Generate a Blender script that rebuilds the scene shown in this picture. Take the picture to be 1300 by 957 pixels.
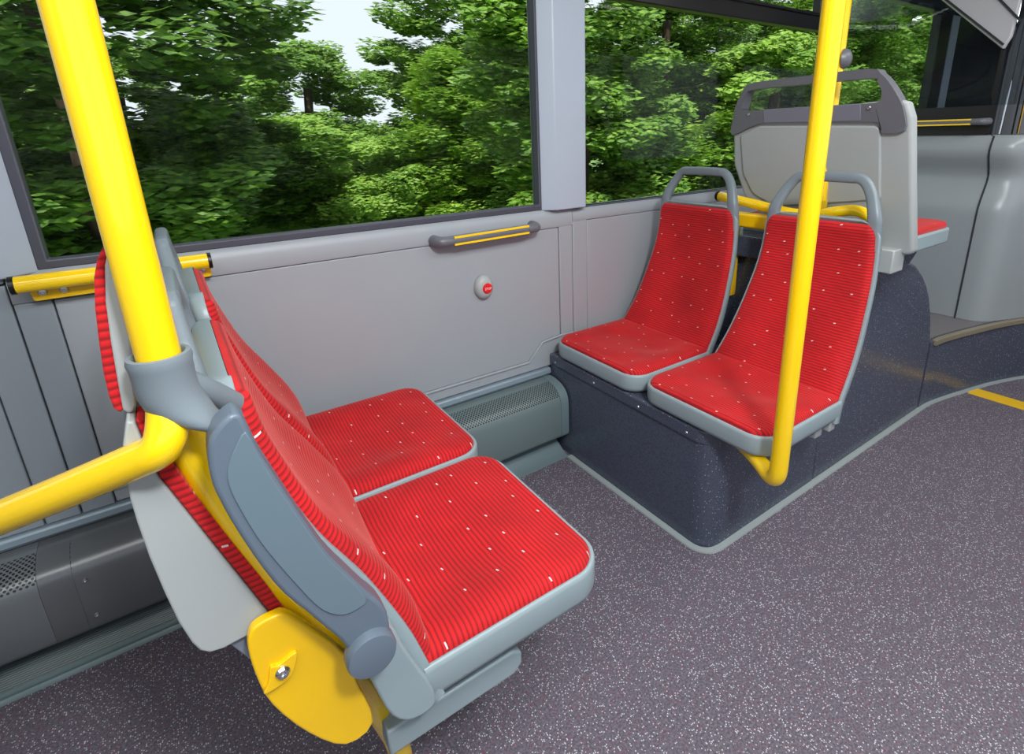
import bpy, bmesh, math, random
from mathutils import Vector, Matrix
R = math.radians
sc = bpy.context.scene
for o in list(bpy.data.objects): bpy.data.objects.remove(o)
COL = sc.collection

# ------------------------------------------------------------------ camera
cam_d = bpy.data.cameras.new('camera'); cam = bpy.data.objects.new('camera', cam_d); COL.objects.link(cam)
AX = ((0.81475147, -0.57912054, -0.02550517), (-0.19121824, -0.22726848, -0.95499011), (0.54711267, 0.78294856, -0.29610533))
right = Vector(AX[0]); down = Vector(AX[1]); fwd = Vector(AX[2])
M = Matrix((( right.x, -down.x, -fwd.x, 0.0), (right.y, -down.y, -fwd.y, 0.0), (right.z, -down.z, -fwd.z, 1.21), (0, 0, 0, 1)))
cam.matrix_world = M
cam_d.sensor_fit = 'HORIZONTAL'; cam_d.sensor_width = 36.0
cam_d.lens = 679.54 / 1300 * 36
cam_d.shift_x = -(695.85 - 650) / 1300
cam_d.shift_y = (383.29 - 478.5) / 1300
cam_d.clip_start = 0.02; cam_d.clip_end = 300
sc.camera = cam

# ------------------------------------------------------------------ light
sc.view_settings.view_transform = 'Standard'; sc.view_settings.look = 'None'
sc.view_settings.gamma = 1; sc.view_settings.use_curve_mapping = False
sc.view_settings.exposure = 0.12
w = bpy.data.worlds.new('sky'); sc.world = w; w.use_nodes = True
bg = w.node_tree.nodes['Background']; bg.inputs['Color'].default_value = (0.80, 0.86, 0.95, 1); bg.inputs['Strength'].default_value = 1.15

def light(name, kind, loc, rot, energy, color=(1, 1, 1), **kw):
    d = bpy.data.lights.new(name, kind); d.energy = energy; d.color = color
    for k, v in kw.items(): setattr(d, k, v)
    o = bpy.data.objects.new(name, d); COL.objects.link(o); o.location = loc; o.rotation_euler = rot
    return o
sun = light('sun', 'SUN', (0, -5, 20), (0, 0, 0), 5.0, (1, .96, .88), angle=R(1.5))
sun.rotation_euler = Vector((0.22, 0.38, -0.9)).to_track_quat('-Z', 'Y').to_euler()
# ceiling luminaires of the bus (two continuous rows) and an added camera-flash stand-in
light('ceiling_lamp_row', 'AREA', (0.9, -0.05, 2.14), (0, 0, 0), 44, (1, .98, .95), shape='RECTANGLE', size=4.6, size_y=0.35)
light('flash_fill_lamp', 'AREA', (0.30, -0.50, 2.13), Vector((0.28, 0.80, -0.66)).to_track_quat('-Z', 'Y').to_euler(), 32, (.97, .98, 1), shape='DISK', size=0.26)

# ------------------------------------------------------------------ materials
def srgb(r, g, b):
    f = lambda c: (c / 255 / 12.92) if c / 255 <= 0.04045 else ((c / 255 + 0.055) / 1.055) ** 2.4
    return (f(r), f(g), f(b), 1)
class NT:
    def __init__(s, name):
        s.m = bpy.data.materials.new(name); s.m.use_nodes = True; s.t = s.m.node_tree
        s.b = s.t.nodes['Principled BSDF']
    def n(s, typ, **kw):
        x = s.t.nodes.new(typ)
        for k, v in kw.items(): setattr(x, k, v)
        return x
    def l(s, a, b): s.t.links.new(a, b)
    def math(s, op, a, b=None, clamp=False):
        x = s.n('ShaderNodeMath', operation=op); x.use_clamp = clamp
        for i, v in enumerate((a, b)):
            if v is None: continue
            if isinstance(v, (int, float)): x.inputs[i].default_value = v
            else: s.l(v, x.inputs[i])
        return x.outputs[0]
    def mix(s, f, a, b):
        x = s.n('ShaderNodeMix', data_type='RGBA')
        for i, v in ((0, f), (6, a), (7, b)):
            if isinstance(v, (int, float)): x.inputs[i].default_value = v
            elif isinstance(v, tuple): x.inputs[i].default_value = v
            else: s.l(v, x.inputs[i])
        return x.outputs[2]
def plain(name, col, rough=0.5, metal=0.0, bump=0.0, bscale=300, coat=0.0, var=0.03):
    t = NT(name); b = t.b
    b.inputs['Roughness'].default_value = rough; b.inputs['Metallic'].default_value = metal
    b.inputs['Coat Weight'].default_value = coat
    tc = t.n('ShaderNodeTexCoord'); nz = t.n('ShaderNodeTexNoise'); nz.inputs['Scale'].default_value = 6
    t.l(tc.outputs['Object'], nz.inputs['Vector'])
    c2 = tuple(max(0, x * (1 - var * 2)) for x in col[:3]) + (1,)
    t.l(t.mix(nz.outputs['Fac'], col, c2), b.inputs['Base Color'])
    if bump:
        n2 = t.n('ShaderNodeTexNoise'); n2.inputs['Scale'].default_value = bscale; t.l(tc.outputs['Object'], n2.inputs['Vector'])
        bp = t.n('ShaderNodeBump'); bp.inputs['Strength'].default_value = bump; bp.inputs['Distance'].default_value = 0.001
        t.l(n2.outputs['Fac'], bp.inputs['Height']); t.l(bp.outputs[0], b.inputs['Normal'])
    return t.m
M_ = {}
M_['shell'] = plain('seat_shell_plastic', srgb(146, 163, 168), .38, bump=.08, bscale=900)
M_['shell2'] = plain('pale_grey_plastic', srgb(168, 174, 174), .4, bump=.08, bscale=900)
M_['panel'] = plain('wall_lining', srgb(156, 163, 169), .45, bump=.06, bscale=1200)
M_['panel_d'] = plain('rear_wall_lining', srgb(140, 150, 158), .45, bump=.06, bscale=1200)
M_['pillar'] = plain('pillar_lining', srgb(170, 182, 196), .4, bump=.05, bscale=1200)
M_['gap'] = plain('dark_gap', srgb(40, 46, 52), .7)
M_['rubber'] = plain('window_rubber', srgb(66, 68, 80), .5)
M_['black'] = plain('black_frame', srgb(18, 17, 18), .35)
M_['yellow'] = plain('yellow_powder_coat', srgb(252, 209, 8), .22, coat=.5, var=.01)
M_['yellow_d'] = plain('yellow_steel_plate', srgb(248, 198, 6), .3, coat=.3, var=.02)
M_['grip'] = plain('dark_grey_handle', srgb(118, 130, 137), .38, bump=.08, bscale=900)
M_['grip_p'] = plain('purple_grey_handle', srgb(102, 104, 111), .38, bump=.08, bscale=900)
M_['arm'] = plain('armrest_plastic', srgb(96, 110, 124), .38, bump=.08, bscale=900)
M_['arm_in'] = plain('armrest_inset', srgb(101, 120, 131), .36, bump=.05, bscale=900)
M_['steel'] = plain('steel_screw', srgb(200, 200, 205), .25, metal=1)
M_['alu'] = plain('aluminium_rail', srgb(150, 168, 180), .35, metal=.3)
M_['red_btn'] = plain('red_button', srgb(225, 35, 35), .3)
M_['white'] = plain('white_print', srgb(240, 240, 240), .5)
M_['trim'] = plain('grey_sealing_strip', srgb(158, 168, 168), .5)
M_['bronze'] = plain('bronze_step_edge', srgb(150, 142, 120), .35, metal=.3)
M_['ceil'] = plain('ceiling_lining', srgb(190, 190, 198), .5)
M_['dark'] = plain('cab_dark', srgb(16, 26, 36), .25)
M_['navy'] = plain('dark_blue_trim', srgb(22, 38, 52), .3)
M_['glint'] = plain('edge_highlight', srgb(210, 214, 220), .1, metal=1)
M_['partition'] = plain('partition_moulding', srgb(150, 158, 162), .3)
M_['gloss'] = plain('dark_glossy_glass', srgb(10, 14, 18), .06, coat=.6)

def speckle(name, base, base2, rough, scale, spec_amt=.16, red=.5):
    t = NT(name); tc = t.n('ShaderNodeTexCoord')
    v = t.n('ShaderNodeTexVoronoi'); v.inputs['Scale'].default_value = scale; t.l(tc.outputs['Object'], v.inputs['Vector'])
    sep = t.n('ShaderNodeSeparateColor'); t.l(v.outputs['Color'], sep.inputs[0])
    sml = t.math('LESS_THAN', v.outputs['Distance'], .36)
    wsel = t.math('MULTIPLY', t.math('GREATER_THAN', sep.outputs[0], 1 - spec_amt), sml)
    rsel = t.math('MULTIPLY', t.math('LESS_THAN', sep.outputs[0], spec_amt * red), sml)
    nz = t.n('ShaderNodeTexNoise'); nz.inputs['Scale'].default_value = scale * .8; nz.inputs['Detail'].default_value = 2
    t.l(tc.outputs['Object'], nz.inputs['Vector'])
    cr = t.math('MULTIPLY', t.math('SUBTRACT', nz.outputs['Fac'], .38, True), 3.5, True)
    c = t.mix(cr, base, base2)
    c = t.mix(rsel, c, srgb(132, 62, 70)); c = t.mix(wsel, c, srgb(205, 205, 212))
    t.l(c, t.b.inputs['Base Color']); t.b.inputs['Roughness'].default_value = rough
    return t.m
M_['floor'] = speckle('speckled_floor_vinyl', srgb(80, 75, 86), srgb(116, 109, 120), .5, 250, .26, .5)
M_['podium'] = speckle('podium_vinyl', srgb(64, 70, 85), srgb(80, 87, 104), .25, 330, .045, .4)

def fabric():
    t = NT('red_ribbed_fabric'); uv = t.n('ShaderNodeUVMap'); uv.uv_map = 'UVMap'
    sx = t.n('ShaderNodeSeparateXYZ'); t.l(uv.outputs[0], sx.inputs[0])
    nz = t.n('ShaderNodeTexNoise'); nz.inputs['Scale'].default_value = 30; nz.inputs['Detail'].default_value = 4; t.l(uv.outputs[0], nz.inputs['Vector'])
    wob = t.math('MULTIPLY', t.math('SUBTRACT', nz.outputs['Fac'], .5), .0035)
    vv = t.math('DIVIDE', t.math('ADD', sx.outputs[1], wob), .0086)
    s = t.math('SINE', t.math('MULTIPLY', vv, 2 * math.pi))
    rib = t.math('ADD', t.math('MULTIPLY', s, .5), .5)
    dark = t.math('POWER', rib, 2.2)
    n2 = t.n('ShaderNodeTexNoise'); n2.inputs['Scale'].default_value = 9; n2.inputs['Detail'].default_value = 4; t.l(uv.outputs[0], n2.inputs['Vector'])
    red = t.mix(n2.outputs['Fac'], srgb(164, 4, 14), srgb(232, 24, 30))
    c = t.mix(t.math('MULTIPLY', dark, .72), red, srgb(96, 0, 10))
    vo = t.n('ShaderNodeTexVoronoi', voronoi_dimensions='2D'); vo.inputs['Scale'].default_value = 13.5; vo.inputs['Randomness'].default_value = .55
    t.l(uv.outputs[0], vo.inputs['Vector'])
    sub = t.n('ShaderNodeVectorMath', operation='SUBTRACT'); t.l(uv.outputs[0], sub.inputs[0])
    t.l(vo.outputs['Position'], sub.inputs[1])
    s2 = t.n('ShaderNodeSeparateXYZ'); t.l(sub.outputs[0], s2.inputs[0])
    fx = t.math('LESS_THAN', t.math('ABSOLUTE', s2.outputs[0]),   .0033)
    fy = t.math('LESS_THAN', t.math('ABSOLUTE', t.math('ADD', s2.outputs[1], t.math('MULTIPLY', s2.outputs[0], .2))), .0014)
    fl = t.math('MULTIPLY', fx, fy)
    c = t.mix(fl, c, srgb(225, 205, 205))
    t.l(c, t.b.inputs['Base Color']); t.b.inputs['Roughness'].default_value = .85
    t.b.inputs['Sheen Weight'].default_value = .35; t.b.inputs['Sheen Roughness'].default_value = .4
    t.b.inputs['Sheen Tint'].default_value = (1, .35, .3, 1)
    bp = t.n('ShaderNodeBump'); bp.inputs['Strength'].default_value = .35; bp.inputs['Distance'].default_value = .0012
    t.l(t.math('SUBTRACT', 1, rib), bp.inputs['Height']); t.l(bp.outputs[0], t.b.inputs['Normal'])
    return t.m
M_['fabric'] = fabric()

def perforated(name, col, metal, rough, h0, h1):
    """sheet metal with staggered round holes between arc lengths h0..h1 (UV = x along, arc length)"""
    t = NT(name); uv = t.n('ShaderNodeUVMap'); uv.uv_map = 'UVMap'
    sx = t.n('ShaderNodeSeparateXYZ'); t.l(uv.outputs[0], sx.inputs[0])
    P = .0105; Q = .0065
    row = t.math('FLOOR', t.math('DIVIDE', sx.outputs[1], Q))
    off = t.math('MULTIPLY', t.math('MODULO', row, 2), .5)
    fx = t.math('SUBTRACT', t.math('FRACT', t.math('ADD', t.math('DIVIDE', sx.outputs[0], P), off)), .5)
    fy = t.math('SUBTRACT', t.math('FRACT', t.math('DIVIDE', sx.outputs[1], Q)), .5)
    dx = t.math('MULTIPLY', fx, P); dy = t.math('MULTIPLY', fy, Q)
    d = t.math('SQRT', t.math('ADD', t.math('MULTIPLY', dx, dx), t.math('MULTIPLY', dy, dy)))
    hole = t.math('LESS_THAN', d, .0029)
    hole = t.math('MULTIPLY', hole, t.math('GREATER_THAN', sx.outputs[1], h0))
    hole = t.math('MULTIPLY', hole, t.math('LESS_THAN', sx.outputs[1], h1))
    hole = t.math('MULTIPLY', hole, t.math('GREATER_THAN', t.math('MODULO', t.math('ADD', sx.outputs[0], 10.0), 1.0), .03))
    t.l(t.mix(hole, col, srgb(14, 16, 18)), t.b.inputs['Base Color'])
    t.l(t.math('SUBTRACT', metal, t.math('MULTIPLY', hole, metal)), t.b.inputs['Metallic'])
    t.b.inputs['Roughness'].default_value = rough
    return t.m
M_['heat_f'] = perforated('front_heater_sheet', srgb(112, 128, 130), .1, .38, .047, .130)
M_['heat_r'] = perforated('rear_heater_sheet', srgb(112, 118, 122), .25, .3, .047, .130)

def ribbed_skirt():
    t = NT('ribbed_skirt'); tc = t.n('ShaderNodeTexCoord'); sx = t.n('ShaderNodeSeparateXYZ'); t.l(tc.outputs['Object'], sx.inputs[0])
    s = t.math('SINE', t.math('MULTIPLY', sx.outputs[1], 2 * math.pi / .005))
    t.l(t.mix(t.math('ADD', t.math('MULTIPLY', s, .5), .5), srgb(92, 104, 106), srgb(138, 150, 152)), t.b.inputs['Base Color'])
    bp = t.n('ShaderNodeBump'); bp.inputs['Strength'].default_value = .6; bp.inputs['Distance'].default_value = .001
    t.l(s, bp.inputs['Height']); t.l(bp.outputs[0], t.b.inputs['Normal']); t.b.inputs['Roughness'].default_value = .3
    return t.m
M_['skirt_r'] = ribbed_skirt()
M_['skirt'] = plain('skirt_profile', srgb(110, 130, 134), .4)

def glass(name, tint=(1, 1, 1, 1), refl=.06):
    t = NT(name); t.t.nodes.remove(t.b)
    tr = t.n('ShaderNodeBsdfTransparent'); tr.inputs[0].default_value = tint
    gl = t.n('ShaderNodeBsdfGlossy'); gl.inputs['Roughness'].default_value = .02
    fr = t.n('ShaderNodeFresnel'); fr.inputs['IOR'].default_value = 1.35
    mx = t.n('ShaderNodeMixShader'); t.l(t.math('MINIMUM', t.math('MULTIPLY', fr.outputs[0], refl * 10, True), refl * 2), mx.inputs[0]); t.l(tr.outputs[0], mx.inputs[1]); t.l(gl.outputs[0], mx.inputs[2])
    out = [n for n in t.t.nodes if n.type == 'OUTPUT_MATERIAL'][0]; t.l(mx.outputs[0], out.inputs[0])
    return t.m
M_['glass'] = glass('window_glass', (.93, .95, .93, 1), .012)
M_['glass_d'] = glass('tinted_screen_glass', (.8, .84, .86, 1), .06)

def leaf(name, c1, c2, c3):
    t = NT(name); tc = t.n('ShaderNodeTexCoord')
    n1 = t.n('ShaderNodeTexNoise'); n1.inputs['Scale'].default_value = .9; n1.inputs['Detail'].default_value = 3; t.l(tc.outputs['Object'], n1.inputs['Vector'])
    n2 = t.n('ShaderNodeTexNoise'); n2.inputs['Scale'].default_value = 9; t.l(tc.outputs['Object'], n2.inputs['Vector'])
    c = t.mix(t.math('MULTIPLY', t.math('SUBTRACT', n1.outputs['Fac'], .35, True), 3, True), c1, c2)
    c = t.mix(t.math('MULTIPLY', t.math('SUBTRACT', n2.outputs['Fac'], .45, True), 3, True), c, c3)
    t.l(c, t.b.inputs['Base Color']); t.b.inputs['Roughness'].default_value = .55
    tl = t.n('ShaderNodeBsdfTranslucent'); t.l(c, tl.inputs[0])
    mx = t.n('ShaderNodeMixShader'); mx.inputs[0].default_value = .35
    out = [n for n in t.t.nodes if n.type == 'OUTPUT_MATERIAL'][0]
    t.l(t.b.outputs[0], mx.inputs[1]); t.l(tl.outputs[0], mx.inputs[2]); t.l(mx.outputs[0], out.inputs[0])
    return t.m
M_['leaf_dark'] = leaf('dark_leaves', srgb(46, 86, 20), srgb(84, 128, 32), srgb(130, 168, 56))
M_['leaf_mid'] = leaf('mid_leaves', srgb(64, 110, 26), srgb(114, 160, 46), srgb(166, 200, 84))
M_['leaf_light'] = leaf('light_leaves', srgb(98, 146, 38), srgb(146, 186, 66), srgb(186, 212, 104))
M_['bark'] = plain('bark', srgb(70, 58, 44), .9, bump=.6, bscale=30)
M_['grass'] = leaf('grass_ground', srgb(96, 140, 50), srgb(140, 176, 82), srgb(160, 190, 100))
M_['asphalt'] = plain('asphalt', srgb(80, 82, 84), .9)

# ------------------------------------------------------------------ geometry helpers
def link(name, bm, mat, parent=None, smooth=False, bevel=0, seg=2, sub=0, world=True, angle=40):
    me = bpy.data.meshes.new(name)
    bmesh.ops.recalc_face_normals(bm, faces=bm.faces)
    bm.to_mesh(me); bm.free()
    me.materials.append(M_[mat] if isinstance(mat, str) else mat)
    o = bpy.data.objects.new(name, me); COL.objects.link(o)
    if parent is not None:
        o.parent = parent
        if world:
            T = Matrix.Translation(-parent_world(parent)); me.transform(T)
    if bevel:
        b = o.modifiers.new('bevel', 'BEVEL'); b.width = bevel; b.segments = seg; b.limit_method = 'ANGLE'; b.angle_limit = R(35)
    if sub:
        s = o.modifiers.new('sub', 'SUBSURF'); s.levels = sub; s.render_levels = sub
    if smooth or bevel:
        for p in me.polygons: p.use_smooth = True
        if not sub: me.set_sharp_from_angle(angle=R(angle))
    return o
def parent_world(p):
    v = Vector((0, 0, 0))
    while p is not None: v += p.location; p = p.parent
    return v
def root(name, loc, label=None, cat=None, group=None, kind=None):
    o = bpy.data.objects.new(name, None); COL.objects.link(o); o.location = loc; o.empty_display_size = .05
    tag(o, label, cat, group, kind); return o
def tag(o, label=None, cat=None, group=None, kind=None):
    for k, v in (('label', label), ('category', cat), ('group', group), ('kind', kind)):
        if v: o[k] = v
    return o
def struct(o, label=None, cat=None): return tag(o, label, cat, kind='structure')

def box(bm, a, b):
    x0, y0, z0 = a; x1, y1, z1 = b
    v = [bm.verts.new(p) for p in ((x0, y0, z0), (x1, y0, z0), (x1, y1, z0), (x0, y1, z0), (x0, y0, z1), (x1, y0, z1), (x1, y1, z1), (x0, y1, z1))]
    for f in ((0, 3, 2, 1), (4, 5, 6, 7), (0, 1, 5, 4), (1, 2, 6, 5), (2, 3, 7, 6), (3, 0, 4, 7)): bm.faces.new([v[i] for i in f])
    return bm
def B(*boxes):
    bm = bmesh.new()
    for a, b in boxes: box(bm, a, b)
    return bm
def prism(bm, pts, axis, a, b):
    """polygon (2-D, the two other axes in order) extruded along axis from a to b"""
    def P(p, t):
        if axis == 'x': return (t, p[0], p[1])
        if axis == 'y': return (p[0], t, p[1])
        return (p[0], p[1], t)
    v0 = [bm.verts.new(P(p, a)) for p in pts]; v1 = [bm.verts.new(P(p, b)) for p in pts]
    n = len(pts)
    bm.faces.new(v0); bm.faces.new(v1[::-1])
    for i in range(n): bm.faces.new((v0[i], v1[i], v1[(i + 1) % n], v0[(i + 1) % n]))
    return bm
def ring_prism(outer, inner, axis, a, b, fx=None):
    bm = bmesh.new()
    def P(p, t):
        if axis == 'x': return (t, p[0], p[1])
        if axis == 'y': return (p[0], t, p[1])
        return (p[0], p[1], t)
    L = [[bm.verts.new(P(p, t)) for p in ps] for ps in (outer, inner) for t in (a, b)]
    n = len(outer)
    for i in range(n):
        j = (i + 1) % n
        for s, t in ((0, 1), (2, 3), (0, 2), (1, 3)):
            bm.faces.new((L[s][i], L[t][i], L[t][j], L[s][j]))
    return bm
def round_path(pts, r, n=7):
    pts = [Vector(p) for p in pts]; out = [pts[0]]
    for i in range(1, len(pts) - 1):
        a, b, c = pts[i - 1], pts[i], pts[i + 1]
        d1 = (a - b); d2 = (c - b); l = min(r, d1.length * .45, d2.length * .45)
        p = b + d1.normalized() * l; q = b + d2.normalized() * l
        for k in range(n + 1):
            t = k / n; out.append(p * (1 - t) ** 2 + b * 2 * t * (1 - t) + q * t * t)
    out.append(pts[-1]); return out
def sweep(bm, path, sect, up=(0, 0, 1), caps=True, scale=None):
    """sweep a closed 2-D section along a path with parallel transport"""
    path = [Vector(p) for p in path]; rings = []
    t0 = (path[1] - path[0]).normalized(); u = Vector(up); 
    if abs(t0.dot(u)) > .95: u = Vector((1, 0, 0)) if abs(t0.x) < .9 else Vector((0, 1, 0))
    nrm = (u - t0 * u.dot(t0)).normalized(); prev = t0
    for i, p in enumerate(path):
        t = (path[min(i + 1, len(path) - 1)] - path[max(i - 1, 0)]).normalized()
        q = prev.rotation_difference(t); nrm = (q @ nrm); nrm = (nrm - t * nrm.dot(t)).normalized(); prev = t
        bn = t.cross(nrm); s = scale[i] if scale else 1
        rings.append([bm.verts.new(p + nrm * (y * s) + bn * (x * s)) for x, y in sect])
    n = len(sect)
    for a, b in zip(rings, rings[1:]):
        for k in range(n): bm.faces.new((a[k], a[(k + 1) % n], b[(k + 1) % n], b[k]))
    if caps: bm.faces.new(rings[0][::-1]); bm.faces.new(rings[-1])
    return bm
def circ(r, n=20, ry=None): return [(r * math.cos(2 * math.pi * k / n), (ry or r) * math.sin(2 * math.pi * k / n)) for k in range(n)]
def tube(path, r, rb=0.0, n=24, scale=None):
    p = round_path(path, rb) if rb else path
    return sweep(bmesh.new(), p, circ(r, n), scale=scale)
def lathe(bm, prof, origin, axis, n=28):
    """profile (r, h) turned about axis through origin"""
    ax = Vector(axis).normalized(); u = ax.orthogonal().normalized(); v = ax.cross(u); o = Vector(origin); rings = []
    for r, h in prof:
        rings.append([bm.verts.new(o + ax * h + (u * math.cos(2 * math.pi * k / n) + v * math.sin(2 * math.pi * k / n)) * max(r, 1e-5)) for k in range(n)])
    for a, b in zip(rings, rings[1:]):
        for k in range(n): bm.faces.new((a[k], a[(k + 1) % n], b[(k + 1) % n], b[k]))
    bm.faces.new(rings[0][::-1]); bm.faces.new(rings[-1])
    return bm
def screw(bm, p, ax, r=.006, h=.003):
    lathe(bm, [(r, -.001), (r, h * .4), (r * .75, h), (r * .4, h * 1.05), (r * .36, h * .5), (0, h * .5)], p, ax, 14); return bm
def spline_poly(pts, n=4):
    P = [Vector((a, b, 0)) for a, b in pts]; N = len(P); out = []
    for i in range(N):
        a, b, c, d = P[i - 1], P[i], P[(i + 1) % N], P[(i + 2) % N]
        for k in range(n):
            t = k / n; q = .5 * ((2 * b) + (c - a) * t + (2 * a - 5 * b + 4 * c - d) * t * t + (3 * b - a - 3 * c + d) * t ** 3); out.append((q.x, q.y))
    return out
def each(name, bms, mat, parent, **k):
    return [link(name, b, mat, parent, **k) for b in bms]
def catmull(pts, n=6):
    out = []; P = [Vector(p) for p in pts]
    for i in range(len(P) - 1):
        a = P[max(i - 1, 0)]; b = P[i]; c = P[i + 1]; d = P[min(i + 2, len(P) - 1)]
        for k in range(n):
            t = k / n
            out.append(.5 * ((2 * b) + (c - a) * t + (2 * a - 5 * b + 4 * c - d) * t * t + (3 * b - a - 3 * c + d) * t ** 3))
    out.append(P[-1]); return out
def copy_tree(o, parent=None):
    c = o.copy(); COL.objects.link(c)
    if parent is not None: c.parent = parent
    for ch in [x for x in bpy.data.objects if x.parent == o]: copy_tree(ch, c)
    return c

# ------------------------------------------------------------------ room shell
X0, X1 = -1.6, 7.2; YW = 1.60; YO = -0.95; ZC = 2.2
struct(link('floor', B(((X0, YO, -.04), (X1, 1.66, 0))), 'floor'), 'speckled dark purple-brown vinyl bus floor', 'floor')
struct(link('ceiling', B(((X0, YO, ZC), (X1, 1.66, ZC + .05))), 'ceil'))
# opposite (right hand) side of the bus: low wall, header and pillars, its windows open to daylight
wr = link('wall_right', B(((X0, YO - .05, 0), (X1, YO, .95)), ((X0, YO - .05, 1.95), (X1, YO, ZC)), *[((x, YO - .05, .95), (x + .12, YO, 1.95)) for x in (-1.6, .2, 2.0, 3.8, 5.6)]), 'panel')
struct(wr)
struct(link('wall_rear', B(((X0 - .05, YO, 0), (X0, 1.66, ZC))), 'panel'))
struct(link('wall_front', B(((X1, YO, 0), (X1 + .05, 1.66, ZC))), 'dark'))

# left hand wall: backing, linings with grooves
wl = root('wall_left', (0, 1.6, 0), kind='structure')
link('backing', B(((X0, 1.615, 0), (X1, 1.66, .945))), 'gap', wl)
link('header', B(((X0, 1.60, 1.93), (X1, 1.66, ZC))), 'panel', wl)
def sill(name, xa, xb, ztop, zg, mat):
    """rolled top band of a lining: from the groove up to the window"""
    bm = bmesh.new(); pr = [(1.615, zg), (1.598, zg), (1.596, zg + .006), (1.597, ztop - .03), (1.601, ztop - .014), (1.610, ztop - .003), (1.625, ztop), (1.66, ztop), (1.66, zg)]
    prism(bm, pr, 'x', xa, xb); link(name, bm, mat, wl, smooth=True, angle=50)
def plate(name, pts, mat, y=1.598, parent=None, bev=.003):
    bm = bmesh.new(); prism(bm, pts, 'y', 1.617, y); return link(name, bm, mat, parent or wl, bevel=bev, seg=2)
g = .0013
# rear lining (left of the first seam)
plate('lining', [(X0, .34), (-.386 - g, .34), (-.386 - g, .93), (X0, .93)], 'panel_d')
plate('lining', [(-.386 + g, .34), (-.317 - g * 1.5, .34), (-.317 - g * 1.5, .93), (-.386 + g, .93)], 'panel_d')
link('lining', B(((X0, 1.59, .935), (-.317 - g, 1.66, .948))), 'panel_d', wl, bevel=.003)
# lining below the big window: frame strip round an inset field
zg = .8865
sill('window_ledge', -.317 + g, 1.238 - g, .957, zg, 'panel')
plate('lining_frame', [(-.317 + g, .34), (-.25 - g, .34), (-.25 - g, zg - g), (-.317 + g, zg - g)], 'panel_d')
plate('lining_frame', [(1.174 + g, .40), (1.238 - g, .40), (1.238 - g, zg - .0), (1.174 + g, zg)], 'panel')
plate('lining_field', [(-.25 + g, .385), (1.018, .385), (1.085, .452), (1.174 - g, .46), (1.174 - g, zg - 2 * g), (-.25 + g, zg - 2 * g)], 'panel', 1.600)
plate('lining_frame', [(-.25 + g, .342), (1.238 - g, .342), (1.238 - g, .452), (1.174 + g, .452), (1.088, .444), (1.021, .377), (-.25 + g, .377)], 'panel', 1.601)
bm = sweep(bmesh.new(), [(-.25, 1.600, .381), (1.0195, 1.600, .381), (1.0865, 1.600, .448), (1.174, 1.600, .456), (1.236, 1.600, .456)], circ(.005, 8))
link('bead', bm, 'panel', wl, smooth=True)
# lining below the second window
sill('window_ledge', 1.238 + g, 4.25, .950, .900, 'panel')
plate('lining_frame', [(1.238 + g, .30), (1.31 - g, .30), (1.31 - g, .90), (1.238 + g, .90)], 'panel')
plate('lining_field', [(1.31 + g, .30), (4.25, .30), (4.25, .8975), (1.31 + g, .8975)], 'panel', 1.600)
# aluminium rail under the lining
bm = bmesh.new(); prism(bm, [(1.617, .308), (1.594, .308), (1.590, .314), (1.585, .318), (1.585, .334), (1.590, .339), (1.617, .339)], 'x', X0, 1.113)
link('alu_rail', bm, 'alu', wl, bevel=.0015)
link('lower_lining', B(((X0, 1.597, .08), (1.115, 1.617, .31))), 'gap', wl)
link('rail_bolt', screw(bmesh.new(), (1.103, 1.585, .309), (0, -1, 0), .005), 'steel', wl)

# pillars
def pillar(name, pts, z0, z1, mat='pillar'):
    bm = bmesh.new(); prism(bm, pts, 'z', z0, z1); return link(name, bm, mat, wl, bevel=.004, seg=3)
pillar('pillar', [(1.103, 1.66), (1.103, 1.612), (1.148, 1.572), (1.283, 1.572), (1.287, 1.578), (1.287, 1.66)], .952, 2.0)
pillar('pillar', [(-.82, 1.66), (-.80, 1.572), (-.315, 1.572), (-.256, 1.612), (-.256, 1.66)], .948, 2.0)
pillar('pillar', [(4.36, 1.66), (4.36, 1.60), (4.47, 1.60), (4.47, 1.66)], .95, 2.2)
pillar('dark_pillar', [(4.20, 1.66), (4.20, 1.605), (4.36, 1.605), (4.36, 1.66)], .95, 2.2, 'black')
link('dark_header', B(((3.2, 1.585, 1.885), (5.6, 1.66, 2.2))), 'navy', wl, bevel=.01)
link('front_quarter_lining', B(((4.25, 1.60, .3), (X1, 1.66, 1.16))), 'black', wl)
link('dark_side_panel', B(((4.47, 1.612, 1.16), (X1, 1.66, 1.72))), 'dark', wl)
link('front_quarter_header', B(((4.47, 1.605, 1.72), (X1, 1.66, 2.2))), 'dark', wl)
link('front_pillar', B(((5.6, 1.60, 1.16), (5.72, 1.66, 2.0))), 'pillar', wl)

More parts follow.
